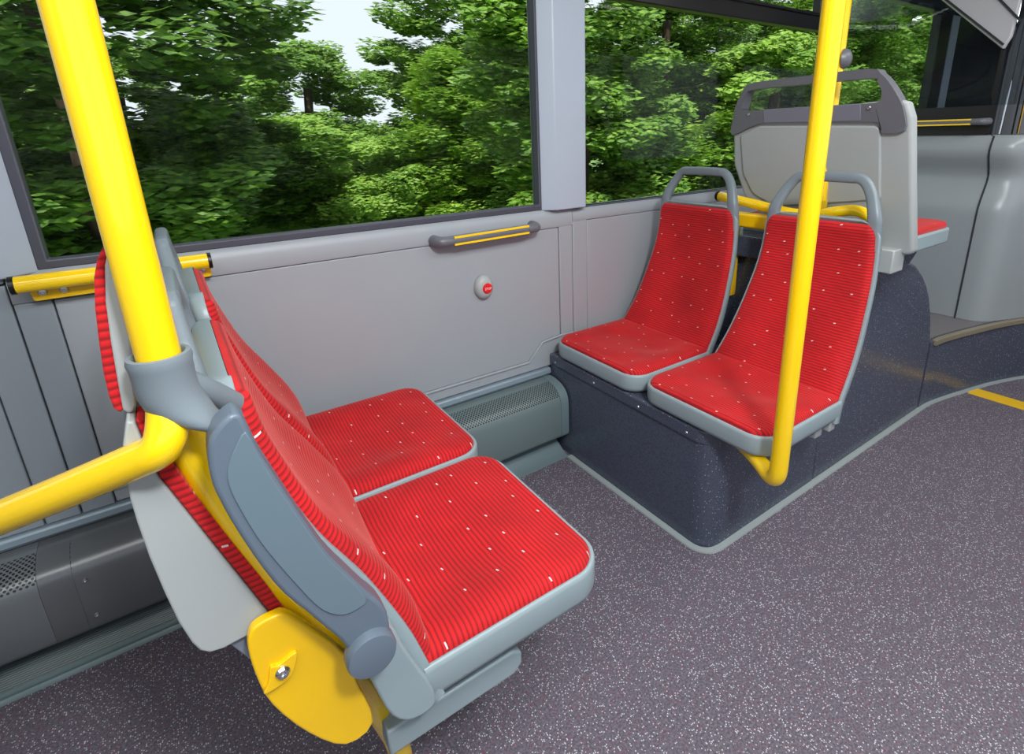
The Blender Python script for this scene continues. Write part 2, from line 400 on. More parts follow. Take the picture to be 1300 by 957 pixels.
# windows
def window(name, x0, x1, z0, z1, fr, parts=()):
    r = root(name, ((x0 + x1) / 2, 1.635, z0), kind='structure')
    outer = [(x0, z0), (x1, z0), (x1, z1), (x0, z1)]; f = fr
    inner = [(x0 + f[0], z0 + f[1]), (x1 - f[2], z0 + f[1]), (x1 - f[2], z1 - f[3]), (x0 + f[0], z1 - f[3])]
    bm = ring_prism(outer, inner, 'y', 1.608, 1.65); link('window_frame', bm, 'rubber', r, bevel=.003)
    gl = link('glass_pane', B(((x0 + .002, 1.632, z0 + .002), (x1 - .002, 1.636, z1 - .002))), 'glass', r)
    for a, b in parts: link('glazing_bar', B((a, b)), 'black', r, bevel=.004)
    return r
window('window_1', -.262, 1.108, .953, 1.95, (.022, .02, .010, .02))
window('window_2', 1.283, 4.22, .946, 1.95, (.004, .004, .012, .02),
       [((1.287, 1.585, 1.668), (2.80, 1.63, 1.735)), ((1.287, 1.575, 1.728), (2.80, 1.63, 1.742)), ((2.765, 1.59, 1.73), (2.80, 1.63, 1.95))])
window('window_3', -1.6, -.80, .953, 1.95, (.02, .02, .02, .02))

# ------------------------------------------------------------------ heater covers and skirt
HP = [(1.600, .305), (1.585, .305), (1.566, .3045), (1.548, .302), (1.531, .298), (1.514, .291), (1.499, .281), (1.487, .268), (1.480, .252), (1.477, .236), (1.476, .20), (1.476, .105), (1.480, .094), (1.490, .088), (1.52, .083), (1.60, .080)]
def heater(name, xa, xb, mat, label, group=None):
    r = root(name, ((xa + xb) / 2, 1.55, .08), label, 'heater cover', group)
    bm = bmesh.new(); uvl = bm.loops.layers.uv.new('UVMap'); s = [0]
    for p, q in zip(HP, HP[1:]): s.append(s[-1] + math.dist(p, q))
    va = [bm.verts.new((xa, y, z)) for y, z in HP]; vb = [bm.verts.new((xb, y, z)) for y, z in HP]
    for i in range(len(HP) - 1):
        f = bm.faces.new((va[i], vb[i], vb[i + 1], va[i + 1]))
        for l, (u, v) in zip(f.loops, ((0, s[i]), (xb - xa, s[i]), (xb - xa, s[i + 1]), (0, s[i + 1]))): l[uvl].uv = (u + 1.0 - (xb - xa) % 1.0 if 0 else u + .04, v)
    bm.faces.new(va); bm.faces.new(vb)
    link('perforated_cover', bm, mat, r, smooth=True, angle=50)
    return r
h1 = heater('heater_cover', .13, 1.108, 'heat_f', 'grey-green perforated heater cover between the facing seats, below the wall lining', None)
bm = B(((1.085, 1.468, .10), (1.113, 1.60, .303)))
pl = [(y + (-.003 if z < .30 else 0), z + .0015) for y, z in HP]
bm.free(); bm = bmesh.new(); prism(bm, pl, 'x', 1.078, 1.1125); link('end_cap', bm, 'skirt', h1, smooth=True, angle=50)
h2 = heater('heater_cover', -.352, .12, 'heat_r', 'dark metal heater cover with two screws behind the rear-facing folding seat')
each('screw', [screw(bmesh.new(), (-.326, 1.476, z), (0, -1, 0), .006, .004) for z in (.235, .132)], 'steel', h2)
# plain strip (no holes) at the joint
bm = bmesh.new(); prism(bm, [(y - (.0015 if i > 2 else 0), z + (.001 if i < 8 else 0)) for i, (y, z) in enumerate(HP)], 'x', -.343, .119)
bm2 = bmesh.new(); prism(bm2, [(y - (.0015 if i > 2 else 0), z + (.001 if i < 8 else 0)) for i, (y, z) in enumerate(HP)], 'x', -.405, -.3445)
link('joint_cover', bm2, plain('joint_sheet_metal', srgb(106, 110, 114), .28, metal=.35), h2, smooth=True, angle=50)
link('cover_sleeve', bm, plain('dark_sheet_metal', srgb(108, 112, 116), .3, metal=.35), h2, smooth=True, angle=50)
h3 = heater('heater_cover', X0, -.406, 'heat_r', 'dark perforated metal heater cover at the left edge of the picture')
bm = bmesh.new(); prism(bm, [(1.60, .06), (1.555, .06), (1.545, .040), (1.500, .012), (1.488, .006), (1.466, .004), (1.466, 0), (1.60, 0)], 'x', -.22 + .35, 1.105)
struct(link('trim_1', bm, 'skirt', bevel=.002))
bm = bmesh.new(); prism(bm, [(1.60, .03), (1.55, .03), (1.497, .006), (1.497, 0), (1.60, 0)], 'x', X0, .13)
t2 = struct(link('trim_2', bm, 'skirt_r'))
bm = bmesh.new(); prism(bm, [(1.4985, 0), (1.4985, .009), (1.492, .013), (1.486, .009), (1.480, .007), (1.474, .010), (1.466, .004), (1.466, 0)], 'x', X0, .13)
struct(link('trim_3', bm, 'skirt', smooth=True, angle=60))

# ------------------------------------------------------------------ podium (seat plinth) and wheel box
pod = root('seat_plinth', (1.8, 1.2, 0), 'dark speckled vinyl plinth under the two forward red seats, rounded front corner', 'plinth')
def rounded(pts, radii, n=8):
    out = []; N = len(pts)
    for i in range(N):
        r = radii[i]; b = Vector(pts[i] + (0,)); a = Vector(pts[i - 1] + (0,)); c = Vector(pts[(i + 1) % N] + (0,))
        if r == 0: out.append((b.x, b.y)); continue
        d1 = (a - b).normalized(); d2 = (c - b).normalized(); ang = d1.angle(d2); l = r / math.tan(ang / 2)
        p = b + d1 * l; q = b + d2 * l; cen = b + (d1 + d2).normalized() * (r / math.sin(ang / 2))
        a0 = math.atan2(p.y - cen.y, p.x - cen.x); a1 = math.atan2(q.y - cen.y, q.x - cen.x)
        da = (a1 - a0 + math.pi) % (2 * math.pi) - math.pi
        for k in range(n + 1):
            t = a0 + da * k / n; out.append((cen.x + r * math.cos(t), cen.y + r * math.sin(t)))
    return out
foot = rounded([(1.120, 1.597), (1.120, .812), (1.699, .812), (1.699, 1.597)], [0, .065, 0, 0], 10)
bm = bmesh.new(); prism(bm, foot, 'z', 0, .392); link('plinth_body', bm, 'podium', pod, smooth=True, angle=40)
cap = rounded([(1.114, 1.596), (1.114, .826), (1.698, .826), (1.698, 1.596)], [0, .05, 0, 0], 10)
bm = bmesh.new(); prism(bm, cap, 'z', .352, .398); link('top_cover', bm, 'podium', pod, bevel=.008, seg=4)
bm = bmesh.new()
each('rivet', [screw(bmesh.new(), (1.114, y, .371), (-1, 0, 0), .0055, .003) for y in (1.555, 1.325, 1.104, .905)], 'steel', pod)
# wheel box behind the seats: side profile (x, z)
whb = root('wheel_box', (2.1, 1.2, 0), 'tall dark speckled wheel box with rounded shoulder behind the red seats', 'wheel box')
pf = [(1.70, 0), (1.70, .42), (1.775, .77), (2.06, .775), (2.13, .765), (2.203, .735), (2.29, .70), (2.364, .650), (2.42, .60), (2.466, .545), (2.515, .465), (2.548, .39), (2.57, .33), (2.575, 0)]
bm = bmesh.new(); prism(bm, pf, 'y', .812, 1.597); link('box_body', bm, 'podium', whb, bevel=.012, seg=3)
pr2 = [(1.99, .76), (2.11, .77), (2.17, .835), (2.07, .835), (1.70, .835), (1.70, .76)]
bm = bmesh.new(); prism(bm, [(1.72, .76), (2.01, .76), (2.12, .838), (1.72, .838)], 'y', .74, 1.3); link('seat_pedestal', bm, 'podium', whb, bevel=.006)
# front platform (raised cab floor), flaring outwards
plf = root('raised_platform', (3.2, 1.2, 0), 'raised front platform with dark curved side and bronze step edge', 'platform')
edge = catmull([(2.58, .812, 0), (2.67, .808, 0), (2.80, .785, 0), (2.93, .757, 0), (3.08, .722, 0), (3.24, .672, 0), (3.42, .60, 0), (3.62, .50, 0), (3.9, .34, 0)], 5)
bm = bmesh.new(); prism(bm, [(p.x, p.y) for p in edge] + [(3.9, 1.597), (2.58, 1.597)], 'z', 0, .315); link('platform_side', bm, 'podium', plf, smooth=True, angle=30)
off = 0
ed2 = [Vector((p.x, p.y - .004, .3085)) for p in edge if p.x > 2.6]
bm = sweep(bmesh.new(), ed2, [(-.014, -.012), (.008, -.012), (.008, .012), (-.014, .012)]); link('step_edge', bm, 'bronze', plf, bevel=.002)
bm = bmesh.new(); prism(bm, [(p.x, p.y + .02) for p in edge if p.x > 2.6] + [(3.9, 1.597), (2.60, 1.597)], 'z', .3152, .321); link('platform_top', bm, plain('platform_vinyl', srgb(112, 108, 110), .5), plf)
# sealing strip on the floor round the plinth
path = round_path([(1.109, 1.468, .003), (1.109, .803, .003), (2.45, .803, .003)], .075, 10)[:-1] + [Vector((p.x, p.y - .008, .003)) for p in edge if p.x > 2.6]
bm = sweep(bmesh.new(), path, [(-.011, -.003), (.011, -.003), (.010, .002), (-.010, .002)])
tag(link('sealing_strip', bm, 'trim'), 'pale grey sealing strip on the floor along the foot of the dark plinth', 'floor strip')
tag(link('floor_marking', B(((2.915, YO + .02, 0), (3.005, .735, .0015))), 'yellow_d'), 'yellow line painted across the floor at the right edge', 'floor marking')

# ------------------------------------------------------------------ seats
def interp(path, t):
    """point at arc-length fraction t on a polyline of (u,z)"""
    L = [0]
    for a, b in zip(path, path[1:]): L.append(L[-1] + (b - a).length)
    s = t * L[-1]
    for i in range(len(path) - 1):
        if s <= L[i + 1] or i == len(path) - 2:
            k = (s - L[i]) / (L[i + 1] - L[i]); p = path[i].lerp(path[i + 1], k); return p, (path[i + 1] - path[i]).normalized(), s
def grid_mesh(rows, uv=None, closed=False):
    bm = bmesh.new(); uvl = bm.loops.layers.uv.new('UVMap') if uv else None
    V = [[bm.verts.new(p) for p in r] for r in rows]
    n = len(V[0])
    for i in range(len(V) - 1):
        for j in range(n if closed else n - 1):
            k = (j + 1) % n; f = bm.faces.new((V[i][j], V[i][k], V[i + 1][k], V[i + 1][j]))
            if uv:
                for l, (a, b) in zip(f.loops, ((i, j), (i, k), (i + 1, k), (i + 1, j))): l[uvl].uv = uv[a][b]
    return bm, V
def smoothstep(x): x = max(0, min(1, x)); return x * x * (3 - 2 * x)
def make_seat(loc, rotz, label, group, backpath, W=.448, D=.365, zt=.466, topw=.365, handle=None, pan_h=.062, uvo=(0, 0), vshift=0.0):
    rt = root('bus_seat', loc, label, 'seat', group); rt.rotation_euler[2] = rotz
    vs = lambda t: vshift * smoothstep(t * 1.2)
    z0 = loc[2]
    def lk(name, bm, mat, **k):
        for v in bm.verts: v.co.z -= z0
        return link(name, bm, mat, rt, world=False, **k)
    rc = .07
    def outline(ins, n=8):
        h = W / 2 - ins; r = rc - ins
        p = []
        for k in range(n + 1):
            a = math.pi / 2 * k / n; p.append((ins + r - r * math.cos(a), -(h - r) - r * math.sin(a)))
        p.append((D, -h)); p.append((D, h))
        for k in range(n + 1):
            a = math.pi / 2 * (1 - k / n); p.append((ins + r - r * math.cos(a), (h - r) + r * math.sin(a)))
        return p
    rows = []
    for ins, z in ((.05, zt - pan_h), (.012, zt - pan_h), (.004, zt - pan_h + .006), (0.001, zt - pan_h + .016), (0, zt - .010), (.0015, zt - .003), (.005, zt), (.0085, zt - .001), (.011, zt - .005), (.04, zt - .008)):
        rows.append([Vector((u, v, z + (.02 * smoothstep((u - .18) / .2) if i < 0 else 0))) for i, (u, v) in enumerate(outline(ins))])
    bm, V = grid_mesh(rows, closed=True); bm.faces.new(V[0][::-1]); bm.faces.new(V[-1])
    lk('seat_pan', bm, 'shell', smooth=True, angle=60)
    # seat cushion
    ins = .0095; NU, NV = 46, 46; rows = []; uvs = []; r = rc - ins; h = W / 2 - ins; Lc = D - .012
    def height(u, v, d):
        e = .018; k = min(1, max(0, d) / e); edge_ = math.sqrt(max(0, 1 - (1 - k) ** 2)) * .017
        dish = .016 * math.exp(-((u - .235) / .085) ** 2) * math.exp(-(v / .125) ** 4)
        side = .004 * smoothstep((abs(v) - .11) / .06); front = -.006 * (1 - smoothstep(u / .1))
        wr = .0016 * math.sin(37 * u + 9 * v + uvo[0] * 7) * math.sin(23 * v + 5 * u)
        return zt - .003 + edge_ + (side - dish + front + wr) * smoothstep(d / .04)
    us = [ins + (Lc) * (0.5 - 0.5 * math.cos(math.pi * i / NU)) for i in range(NU + 1)]
    ring = []
    for u in us:
        du = u - ins; w_ = h - r + math.sqrt(max(0, r * r - (r - du) ** 2)) if du < r else h
        row = []; uvr = []
        for j in range(NV + 1):
            b = -math.cos(math.pi * j / NV); v = b * w_
            if du < r and abs(v) > h - r: cd = r - math.hypot(r - du, abs(v) - (h - r)); dd = min(cd, 1)
            else: dd = min(du, h - abs(v))
            dd = min(dd, (ins + Lc) - u + .006)
            row.append(Vector((u, v, height(u, v, dd)))); uvr.append((v + uvo[0], u + uvo[1]))
        rows.append(row); uvs.append(uvr)
    bm, V = grid_mesh(rows, uvs); lk('seat_cushion', bm, 'fabric', smooth=True, angle=70)
    # backrest shell
    bp = [Vector((p.x, p.y, 0)) for p in catmull([(a, b, 0) for a, b in backpath], 6)]
    N = 44; Hb = None
    def wid(t, s, L):
        w_ = (W / 2) * (1 - t) + (topw / 2) * t if 0 else W / 2 - (W / 2 - topw / 2) * (smoothstep(t) * .45 + t * .55)
        rr = .045; dtop = L - s
        if dtop < rr: w_ -= rr - math.sqrt(max(0, rr * rr - (rr - dtop) ** 2))
        return w_
    _, _, L = interp(bp, 1.0)
    rows = []
    for i in range(N + 1):
        t = i / N; t = 1 - (1 - t) ** 1.35
        p, d, s = interp(bp, t); nrm = Vector((d.y, -d.x, 0))    # rearwards (u positive)
        w_ = wid(t, s, L); th = .034 - .012 * t; fl = .004
        sec = [(-w_ + .010, .003), (-w_ + .006, 0), (-w_ + .001, .001), (-w_, .006), (-w_ + .001, th * .75), (-w_ + .010, th), (-w_ + .035, th + .006), (0, th + .010),
               (w_ - .035, th + .006), (w_ - .010, th), (w_ - .001, th * .75), (w_, .006), (w_ - .001, .001), (w_ - .006, 0), (w_ - .010, .003)]
        rows.append([Vector((p.x + nrm.x * n_, v + vs(t), p.y + nrm.y * n_)) for v, n_ in sec])
    bm, V = grid_mesh(rows, closed=True); bm.faces.new(V[0][::-1]); bm.faces.new(V[-1])
    lk('backrest_shell', bm, 'shell', smooth=True, angle=60)
    # backrest cushion
    rows = []; uvs = []; s0 = .055; NB = 60
    for i in range(NB + 1):
        a = .5 - .5 * math.cos(math.pi * i / NB); s = s0 + (L - s0 - .008) * a; t = s / L
        p, d, _ = interp(bp, t); nrm = Vector((-d.y, d.x, 0))
        w_ = wid(t, s, L - .0) - .0085; rr = .04; dt = (L - .008) - s
        row = []; uvr = []
        for j in range(NV + 1):
            b = -math.cos(math.pi * j / NV); v = b * w_
            dd = min(w_ - abs(v), dt, s - s0 + .01)
            if dt < rr and w_ - abs(v) < rr: dd = min(dd, w_ - abs(v))
            k = min(1, max(0, dd) / .018); e_ = math.sqrt(max(0, 1 - (1 - k) ** 2)) * .016
            lum = .010 * math.exp(-((t - .30) / .16) ** 2) * (1 - .8 * math.exp(-(v / .1) ** 2)) - .008 * math.exp(-(v / .12) ** 4) * smoothstep(t * 3) * smoothstep((1 - t) * 5)
            n_ = e_ - .002 + lum * smoothstep(dd / .04)
            row.append(Vector((p.x + nrm.x * n_, v + vs(t), p.y + nrm.y * n_))); uvr.append((v + uvo[0] + .31, s + uvo[1] + .17))
        rows.append(row); uvs.append(uvr)
    bm, V = grid_mesh(rows, uvs); lk('backrest_cushion', bm, 'fabric', smooth=True, angle=70)
    # grab handle: loop rising from the shoulders
    p, d, _ = interp(bp, 1.0); nrm = Vector((d.y, -d.x, 0)); hh, lean, bw, tw, hb = handle
    def Hp(v, up, back): 
        q = p + Vector((d.x * up, d.y * up, 0)) + nrm * back; return Vector((q.x, v + vshift, q.y))
    q_ = [(bw, -.080), (bw, -.030), (bw - .001, .005), (bw - .010, .035), (bw - .026, hh * .62), (bw - .047, hh * .88), (tw + .012, hh * .985)]
    side = [Vector((v, u, 0)) for v, u in q_]
    ctr = side + [Vector((tw - .01, hh, 0)), Vector((0, hh + .001, 0)), Vector((-tw + .01, hh, 0))] + [Vector((-v.x, v.y, 0)) for v in reversed(side)]
    ln = lambda up: hb + lean * smoothstep(max(0, up) / hh)
    cp = [Hp(c.x, c.y, ln(c.y)) for c in catmull(ctr, 6)]; n = len(cp)
    scl = [1.0 + .65 * abs(2 * i / (n - 1) - 1) ** 3 for i in range(n)]
    sec = [(.0145 * math.copysign(abs(math.cos(a)) ** .7, math.cos(a)), .0115 * math.copysign(abs(math.sin(a)) ** .7, math.sin(a))) for a in [2 * math.pi * k / 20 for k in range(20)]]
    bm = sweep(bmesh.new(), cp, sec, up=(1, 0, 0), scale=scl); lk('grab_handle', bm, 'grip', smooth=True, angle=60)
    bm = sweep(bmesh.new(), [q for q in cp if abs(q.y - vshift) <= tw * 1.0], [(a * 1.04, b * 1.04) for a, b in sec], up=(1, 0, 0))
    hd = [o for o in rt.children if o.name.startswith('grab_handle')][0]
    for v in bm.verts: v.co.z -= z0
    link('grip_sleeve', bm, 'grip', hd, world=False, smooth=True, angle=60)
    return rt
PR = [(.340, .40), (.356, .455), (.386, .505), (.416, .56), (.442, .63), (.462, .70), (.484, .79), (.494, .88), (.490, .957)]
PN = [(.335, .40), (.357, .485), (.376, .551), (.417, .653), (.466, .749), (.502, .855), (.514, .91), (.517, .950)]
sA = make_seat((1.103, 1.338, .404), 0, 'red ribbed bus seat on the dark plinth, next to the wall', 'red seats on the plinth', PR, handle=(.112, .030, .155, .078, .014), W=.452, D=.362, topw=.350, vshift=-.022)
sB = copy_tree(sA); sB.location = (1.103, .871, .404); sB['label'] = 'red ribbed bus seat on the dark plinth, on the aisle side behind the yellow pole'
each('pan_bracket', [B(((1.385, .668, .362), (1.42, .715, .408))), B(((1.435, .655, .372), (1.465, .70, .41)))], 'shell2', sB, bevel=.003)
sC = make_seat((.541, .822, .404), math.pi, 'red ribbed bus seat nearest the camera, with raised armrest', 'red seats facing right', PN, handle=(.088, .002, .140, .072, .036), W=.452, D=.362, topw=.365, uvo=(.33, .5), pan_h=.07)
sD = copy_tree(sC); sD.location = (.541, 1.285, .404); sD['label'] = 'red ribbed bus seat next to the wall, beside the seat with the raised armrest'

# parts particular to the nearest seat (world coordinates -> local of a root turned by 180 degrees)
def to_seat(o):
    inv = Matrix.Translation(-Vector(sC.location)); rot = Matrix.Rotation(-math.pi, 4, 'Z'); o.data.transform(rot @ inv); o.parent = sC; return o
arm = [(.018, .961), (.008, .959), (-.001, .952), (-.008, .943), (-.012, .932), (-.015, .911), (-.015, .892), (-.013, .877), (-.008, .849), (0, .815), (.010, .777), (.024, .735), (.042, .698), (.058, .663), (.070, .638), (.084, .600), (.105, .580), (.127, .600), (.129, .642), (.118, .671), (.111, .683), (.093, .721), (.074, .763), (.054, .826), (.038, .881), (.029, .914), (.023, .947)]
bm = bmesh.new(); prism(bm, spline_poly(arm, 2), 'y', .556, .590)
armo = to_seat(link('armrest', bm, 'arm', bevel=.006, seg=4)); armo['label'] = 'raised slate-grey armrest'
inn = [(.021, .940), (.012, .930), (.003, .915), (-.002, .900), (-.002, .882), (.002, .859), (.011, .819), (.023, .781), (.039, .737), (.052, .704), (.065, .683), (.081, .671), (.099, .671), (.107, .679), (.092, .717), (.072, .761), (.052, .824), (.036, .879), (.027, .914)]
bm = bmesh.new(); prism(bm, spline_poly(inn, 2), 'y', .5545, .565); i_ = link('armrest_inset', bm, 'arm_in', bevel=.001, seg=2); to_seat(i_); i_.parent = armo
bm = lathe(bmesh.new(), [(.029, 0), (.031, .004), (.031, .018), (.029, .0225), (.024, .0235), (.0, .024)], (.102, .566, .600), (0, -1, 0), 36)
p_ = link('pivot_cap', bm, 'arm', smooth=True, angle=35); to_seat(p_); p_.parent = armo
bm = bmesh.new(); prism(bm, spline_poly([(.088, .590), (.135, .590), (.150, .545), (.168, .490), (.181, .452), (.185, .408), (.150, .405), (.122, .435), (.104, .51)], 3), 'y', .584, .610)
to_seat(link('side_bracket', bm, 'shell', bevel=.004, seg=3))
bm = bmesh.new(); prism(bm, rounded([(.12, .300), (.345, .300), (.362, .315), (.362, .340), (.345, .352), (.12, .352)], [0, .008, .008, .008, .008, 0], 4), 'y', .628, .668)
to_seat(link('under_beam', bm, 'shell', bevel=.004, seg=3))
for a, b in (((.14, .65, .34), (.20, .69, .41)), ((.28, .65, .345), (.33, .69, .41))): to_seat(link('beam_bracket', B((a, b)), 'shell', bevel=.003))

# ------------------------------------------------------------------ yellow frame behind the near seats
fr = root('tubular_support', (0, 1.0, 0), 'yellow tubular steel frame carrying the near seats, between the two seat backs', 'support frame')
tr_ = .021
link('cross_tube', tube([(-.036, .66, .955), (-.036, 1.535, .955)], .0175), 'yellow', fr, smooth=True)
link('sloping_tube', tube([(-.036, .650, .955), (-.030, .645, .900), (-.010, .645, .798), (.014, .645, .717), (.045, .645, .623), (.077, .645, .525), (.112, .66, .40), (.15, .70, .22), (.15, .70, .0)], .0195, .05), 'yellow', fr, smooth=True)
link('side_rail', tube([(-.034, .610, 1.0), (-.036, .606, .962), (-.046, .590, .930), (-.128, .655, .885), (-.222, .738, .832), (-.52, 1.01, .665), (-.75, 1.22, .54), (-.75, 1.22, 0)], .0182, .05), 'yellow', fr, smooth=True)
link('frame_leg', tube([(-.036, 1.40, .955), (.03, 1.40, .60), (.13, 1.40, .25), (.13, 1.40, 0)], .0175, .08), 'yellow', fr, smooth=True)
link('low_cross_tube', tube([(.085, .66, .49), (.085, 1.42, .49)], .0175), 'yellow', fr, smooth=True)
each('seat_bearer', [B(((.09, .70, .36), (.40, .735, .398))), B(((.09, 1.34, .36), (.40, 1.375, .398)))], 'yellow_d', fr, bevel=.003)
plt = spline_poly([(-.005, .670), (.010, .671), (.024, .666), (.046, .630), (.080, .560), (.088, .504), (.10, .42), (.06, .41), (.020, .468), (-.011, .544), (-.020, .599), (-.021, .645), (-.015, .664)], 3)
bm = bmesh.new(); prism(bm, plt, 'y', .604, .618); bp_ = link('hinge_plate', bm, 'yellow_d', fr, bevel=.003, seg=3)
bm = bmesh.new(); prism(bm, spline_poly([(-.004, .606), (.004, .603), (.014, .607), (.026, .609), (.022, .592), (.014, .578), (-.004, .572), (-.017, .573), (-.010, .585)], 3), 'y', .5985, .608); k_ = link('stamped_boss', bm, 'yellow_d', bp_, bevel=.003, seg=3)
link('pivot_bolt', screw(bmesh.new(), (.007, .5985, .592), (0, -1, 0), .0085, .005), 'steel', bp_)

# wall rail with flange
wr_ = root('wall_rail', (-.1, 1.55, .92), 'yellow tube rail with screwed flange on the wall behind the near seats', 'rail')
link('rail_tube', tube([(-.292, 1.548, .937), (.058, 1.548, .937)], .0185), 'yellow', wr_, smooth=True)
each('end_cap', [lathe(bmesh.new(), [(.0195, 0), (.0195, .008)], (x, 1.548, .937), (1, 0, 0)) for x in (-.301, .058)], 'black', wr_)
bm = bmesh.new(); prism(bm, rounded([(-.280, .925), (-.276, .892), (.060, .892), (.064, .925)], [0, .006, .006, 0]), 'y', 1.572, 1.596)
link('flange', bm, 'yellow_d', wr_, bevel=.0015)
each('flange_screw', [screw(bmesh.new(), (x, 1.572, .910), (0, -1, 0), .0085, .006) for x in (-.258, -.222, .042)], 'steel', wr_)

# near pole with clamp
po = root('grab_pole', (-.0335, .610, 0), 'thick yellow vertical grab pole at the left, held by a dark grey clamp', 'pole', 'yellow vertical poles')
link('pole_tube', tube([(-.0335, .610, .96), (-.0335, .610, ZC)], .0186), 'yellow', po, smooth=True)
st_ = [(-.0335, .610, 1.004, .0195), (-.0335, .610, 1.017, .0198), (-.0335, .610, 1.020, .0225), (-.0335, .610, 1.0195, .0262), (-.0335, .610, 1.014, .0275), (-.0335, .610, 1.008, .0262), (-.0335, .610, .99, .0258), (-.0325, .610, .978, .0258), (-.0290, .609, .967, .0262), (-.0235, .607, .957, .0258), (-.0165, .604, .948, .0240), (-.0090, .602, .940, .0200), (-.0015, .600, .933, .0145), (.0040, .598, .927, .0090), (.007, .597, .923, .0045)]
rows = [[Vector((x + r * math.cos(2 * math.pi * k / 36), y + r * math.sin(2 * math.pi * k / 36), z + (.25 * r * math.cos(2 * math.pi * k / 36) * (-1) if z < .96 else 0))) for k in range(36)] for x, y, z, r in st_]
bm, V = grid_mesh(rows, closed=True); bm.faces.new(V[0][::-1]); bm.faces.new(V[-1])
cl = link('pole_clamp', bm, 'grip', po, smooth=True, angle=50)
link('clamp_arm', sweep(bmesh.new(), catmull([(-.022, .618, .985), (-.008, .628, .968), (.006, .642, .948), (.018, .655, .930)], 6), circ(.014, 16)), 'grip', cl, smooth=True)

# ------------------------------------------------------------------ folding seat facing left
fs = root('folding_seat', (-.06, .83, .64), 'folded-up tip seat with pale grey shell, seen from its side at lower left', 'seat')
pan = [(-.072, .955), (-.080, .93), (-.0845, .90), (-.0862, .87), (-.0862, .84), (-.0850, .80), (-.0815, .75), (-.077, .705), (-.071, .672), (-.066, .657), (-.058, .648), (-.045, .645), (-.015, .647), (.005, .652), (.009, .655), (-.060, .886), (-.066, .952)]
bm = bmesh.new(); prism(bm, pan, 'y', .620, 1.05); link('seat_pan', bm, 'shell2', fs, bevel=.0025, seg=3)
def side_cushion(name, poly, y0, y1, par, mat='fabric'):
    bm = bmesh.new(); uvl = bm.loops.layers.uv.new('UVMap'); prism(bm, poly, 'y', y0, y1)
    for f in bm.faces:
        for l in f.loops: l[uvl].uv = (l.vert.co.y + l.vert.co.x, l.vert.co.z)
    return link(name, bm, mat, par, bevel=.003, seg=3)
side_cushion('seat_cushion', [(-.0655, .952), (-.0598, .886), (.0095, .6555), (.0145, .651), (.020, .650), (.024, .654), (.010, .705), (-.012, .775), (-.035, .850), (-.048, .900), (-.055, .940), (-.060, .951)], .624, 1.046, fs)
side_cushion('backrest_cushion', [(-.048, 1.128), (-.055, 1.122), (-.062, 1.111), (-.068, 1.094), (-.0735, 1.065), (-.078, 1.03), (-.081, 1.0), (-.082, .975), (-.081, .962), (-.077, .956), (-.0735, .960), (-.0725, .98), (-.0685, 1.03), (-.064, 1.07), (-.057, 1.105)], .642, 1.046, fs)
bm = bmesh.new(); prism(bm, [(-.045, 1.128), (-.050, 1.124), (-.0575, 1.105), (-.0645, 1.07), (-.069, 1.03), (-.073, .98), (-.0745, .959), (-.071, .954), (-.066, .955), (-.0625, .962), (-.0605, .98), (-.056, 1.01), (-.051, 1.04), (-.046, 1.08), (-.043, 1.115)], 'y', .640, 1.05)
link('backrest_shell', bm, 'shell2', fs, bevel=.003, seg=3)
bm = bmesh.new(); prism(bm, rounded([(-.074, .963), (-.080, .93), (-.055, .925), (-.050, .965)], [.003, .01, .01, .003]), 'y', .66, 1.03); link('hinge_cover', bm, 'grip', fs, bevel=.003)
bm = bmesh.new(); prism(bm, rounded([(-.043, .648), (-.022, .60), (-.005, .575), (.02, .575), (.01, .652)], [.003, .02, .01, .01, .002]), 'y', .630, 1.02); link('seat_underside', bm, plain('mid_grey_plastic', srgb(128, 136, 150), .4), fs, bevel=.006, seg=3)

# ------------------------------------------------------------------ aisle pole at the plinth
ap = root('grab_pole', (1.098, .606, .38), 'bright yellow grab pole before the aisle seat, its foot bent under the seat', 'pole', 'yellow vertical poles')
pp = [(1.098, .606, ZC), (1.098, .606, .372), (1.145, .70, .388), (1.19, .80, .385)]
link('pole_tube', tube(pp, .0212, .052), 'yellow', ap, smooth=True)
# pole behind the seats + cross frame
bp2 = root('grab_pole', (1.77, .945, .90), 'yellow grab pole further back, mostly hidden behind the bright front pole', 'pole', 'yellow vertical poles')
link('pole_tube', tube([(1.77, .945, .88), (1.77, .945, ZC)], .0205), 'yellow', bp2, smooth=True)
link('pole_collar', tube([(1.77, .945, .90), (1.77, .945, .985)], .0245), 'yellow', bp2, smooth=True)
sb = root('stop_button', (1.775, .930, 1.41), 'small grey stop button housing on the far yellow pole, seen from the side', 'button')
link('button_housing', lathe(bmesh.new(), [(.001, .026), (.012, .024), (.022, .019), (.028, .010), (.030, 0.0)], (1.775, .930, 1.412), (.30, -1, 0), 28), 'grip_p', sb, smooth=True)
cf = root('tubular_support', (1.72, 1.0, .90), 'yellow steel cross frame behind the two red seats on the plinth', 'support frame')
link('upper_tube', tube([(1.72, 1.305, .975), (1.72, 1.18, .962), (1.72, 1.02, .940), (1.74, .945, .935), (1.72, .88, .955), (1.72, .80, .972), (1.72, .74, .945)], .017, .05), 'yellow', cf, smooth=True)
link('lower_beam', B(((1.69, .86, .875), (1.74, 1.33, .925))), 'yellow_d', cf, bevel=.008, seg=3)
each('support_leg', [B(((1.715, 1.22, .60), (1.745, 1.26, .88))), B(((1.715, .88, .60), (1.745, .92, .88)))], 'yellow_d', cf, bevel=.003)
bm = bmesh.new(); lathe(bm, [(.018, 0), (.018, .006)], (1.72, 1.310, .976), (0, 1, 0)); link('end_plug', bm, 'black', cf)

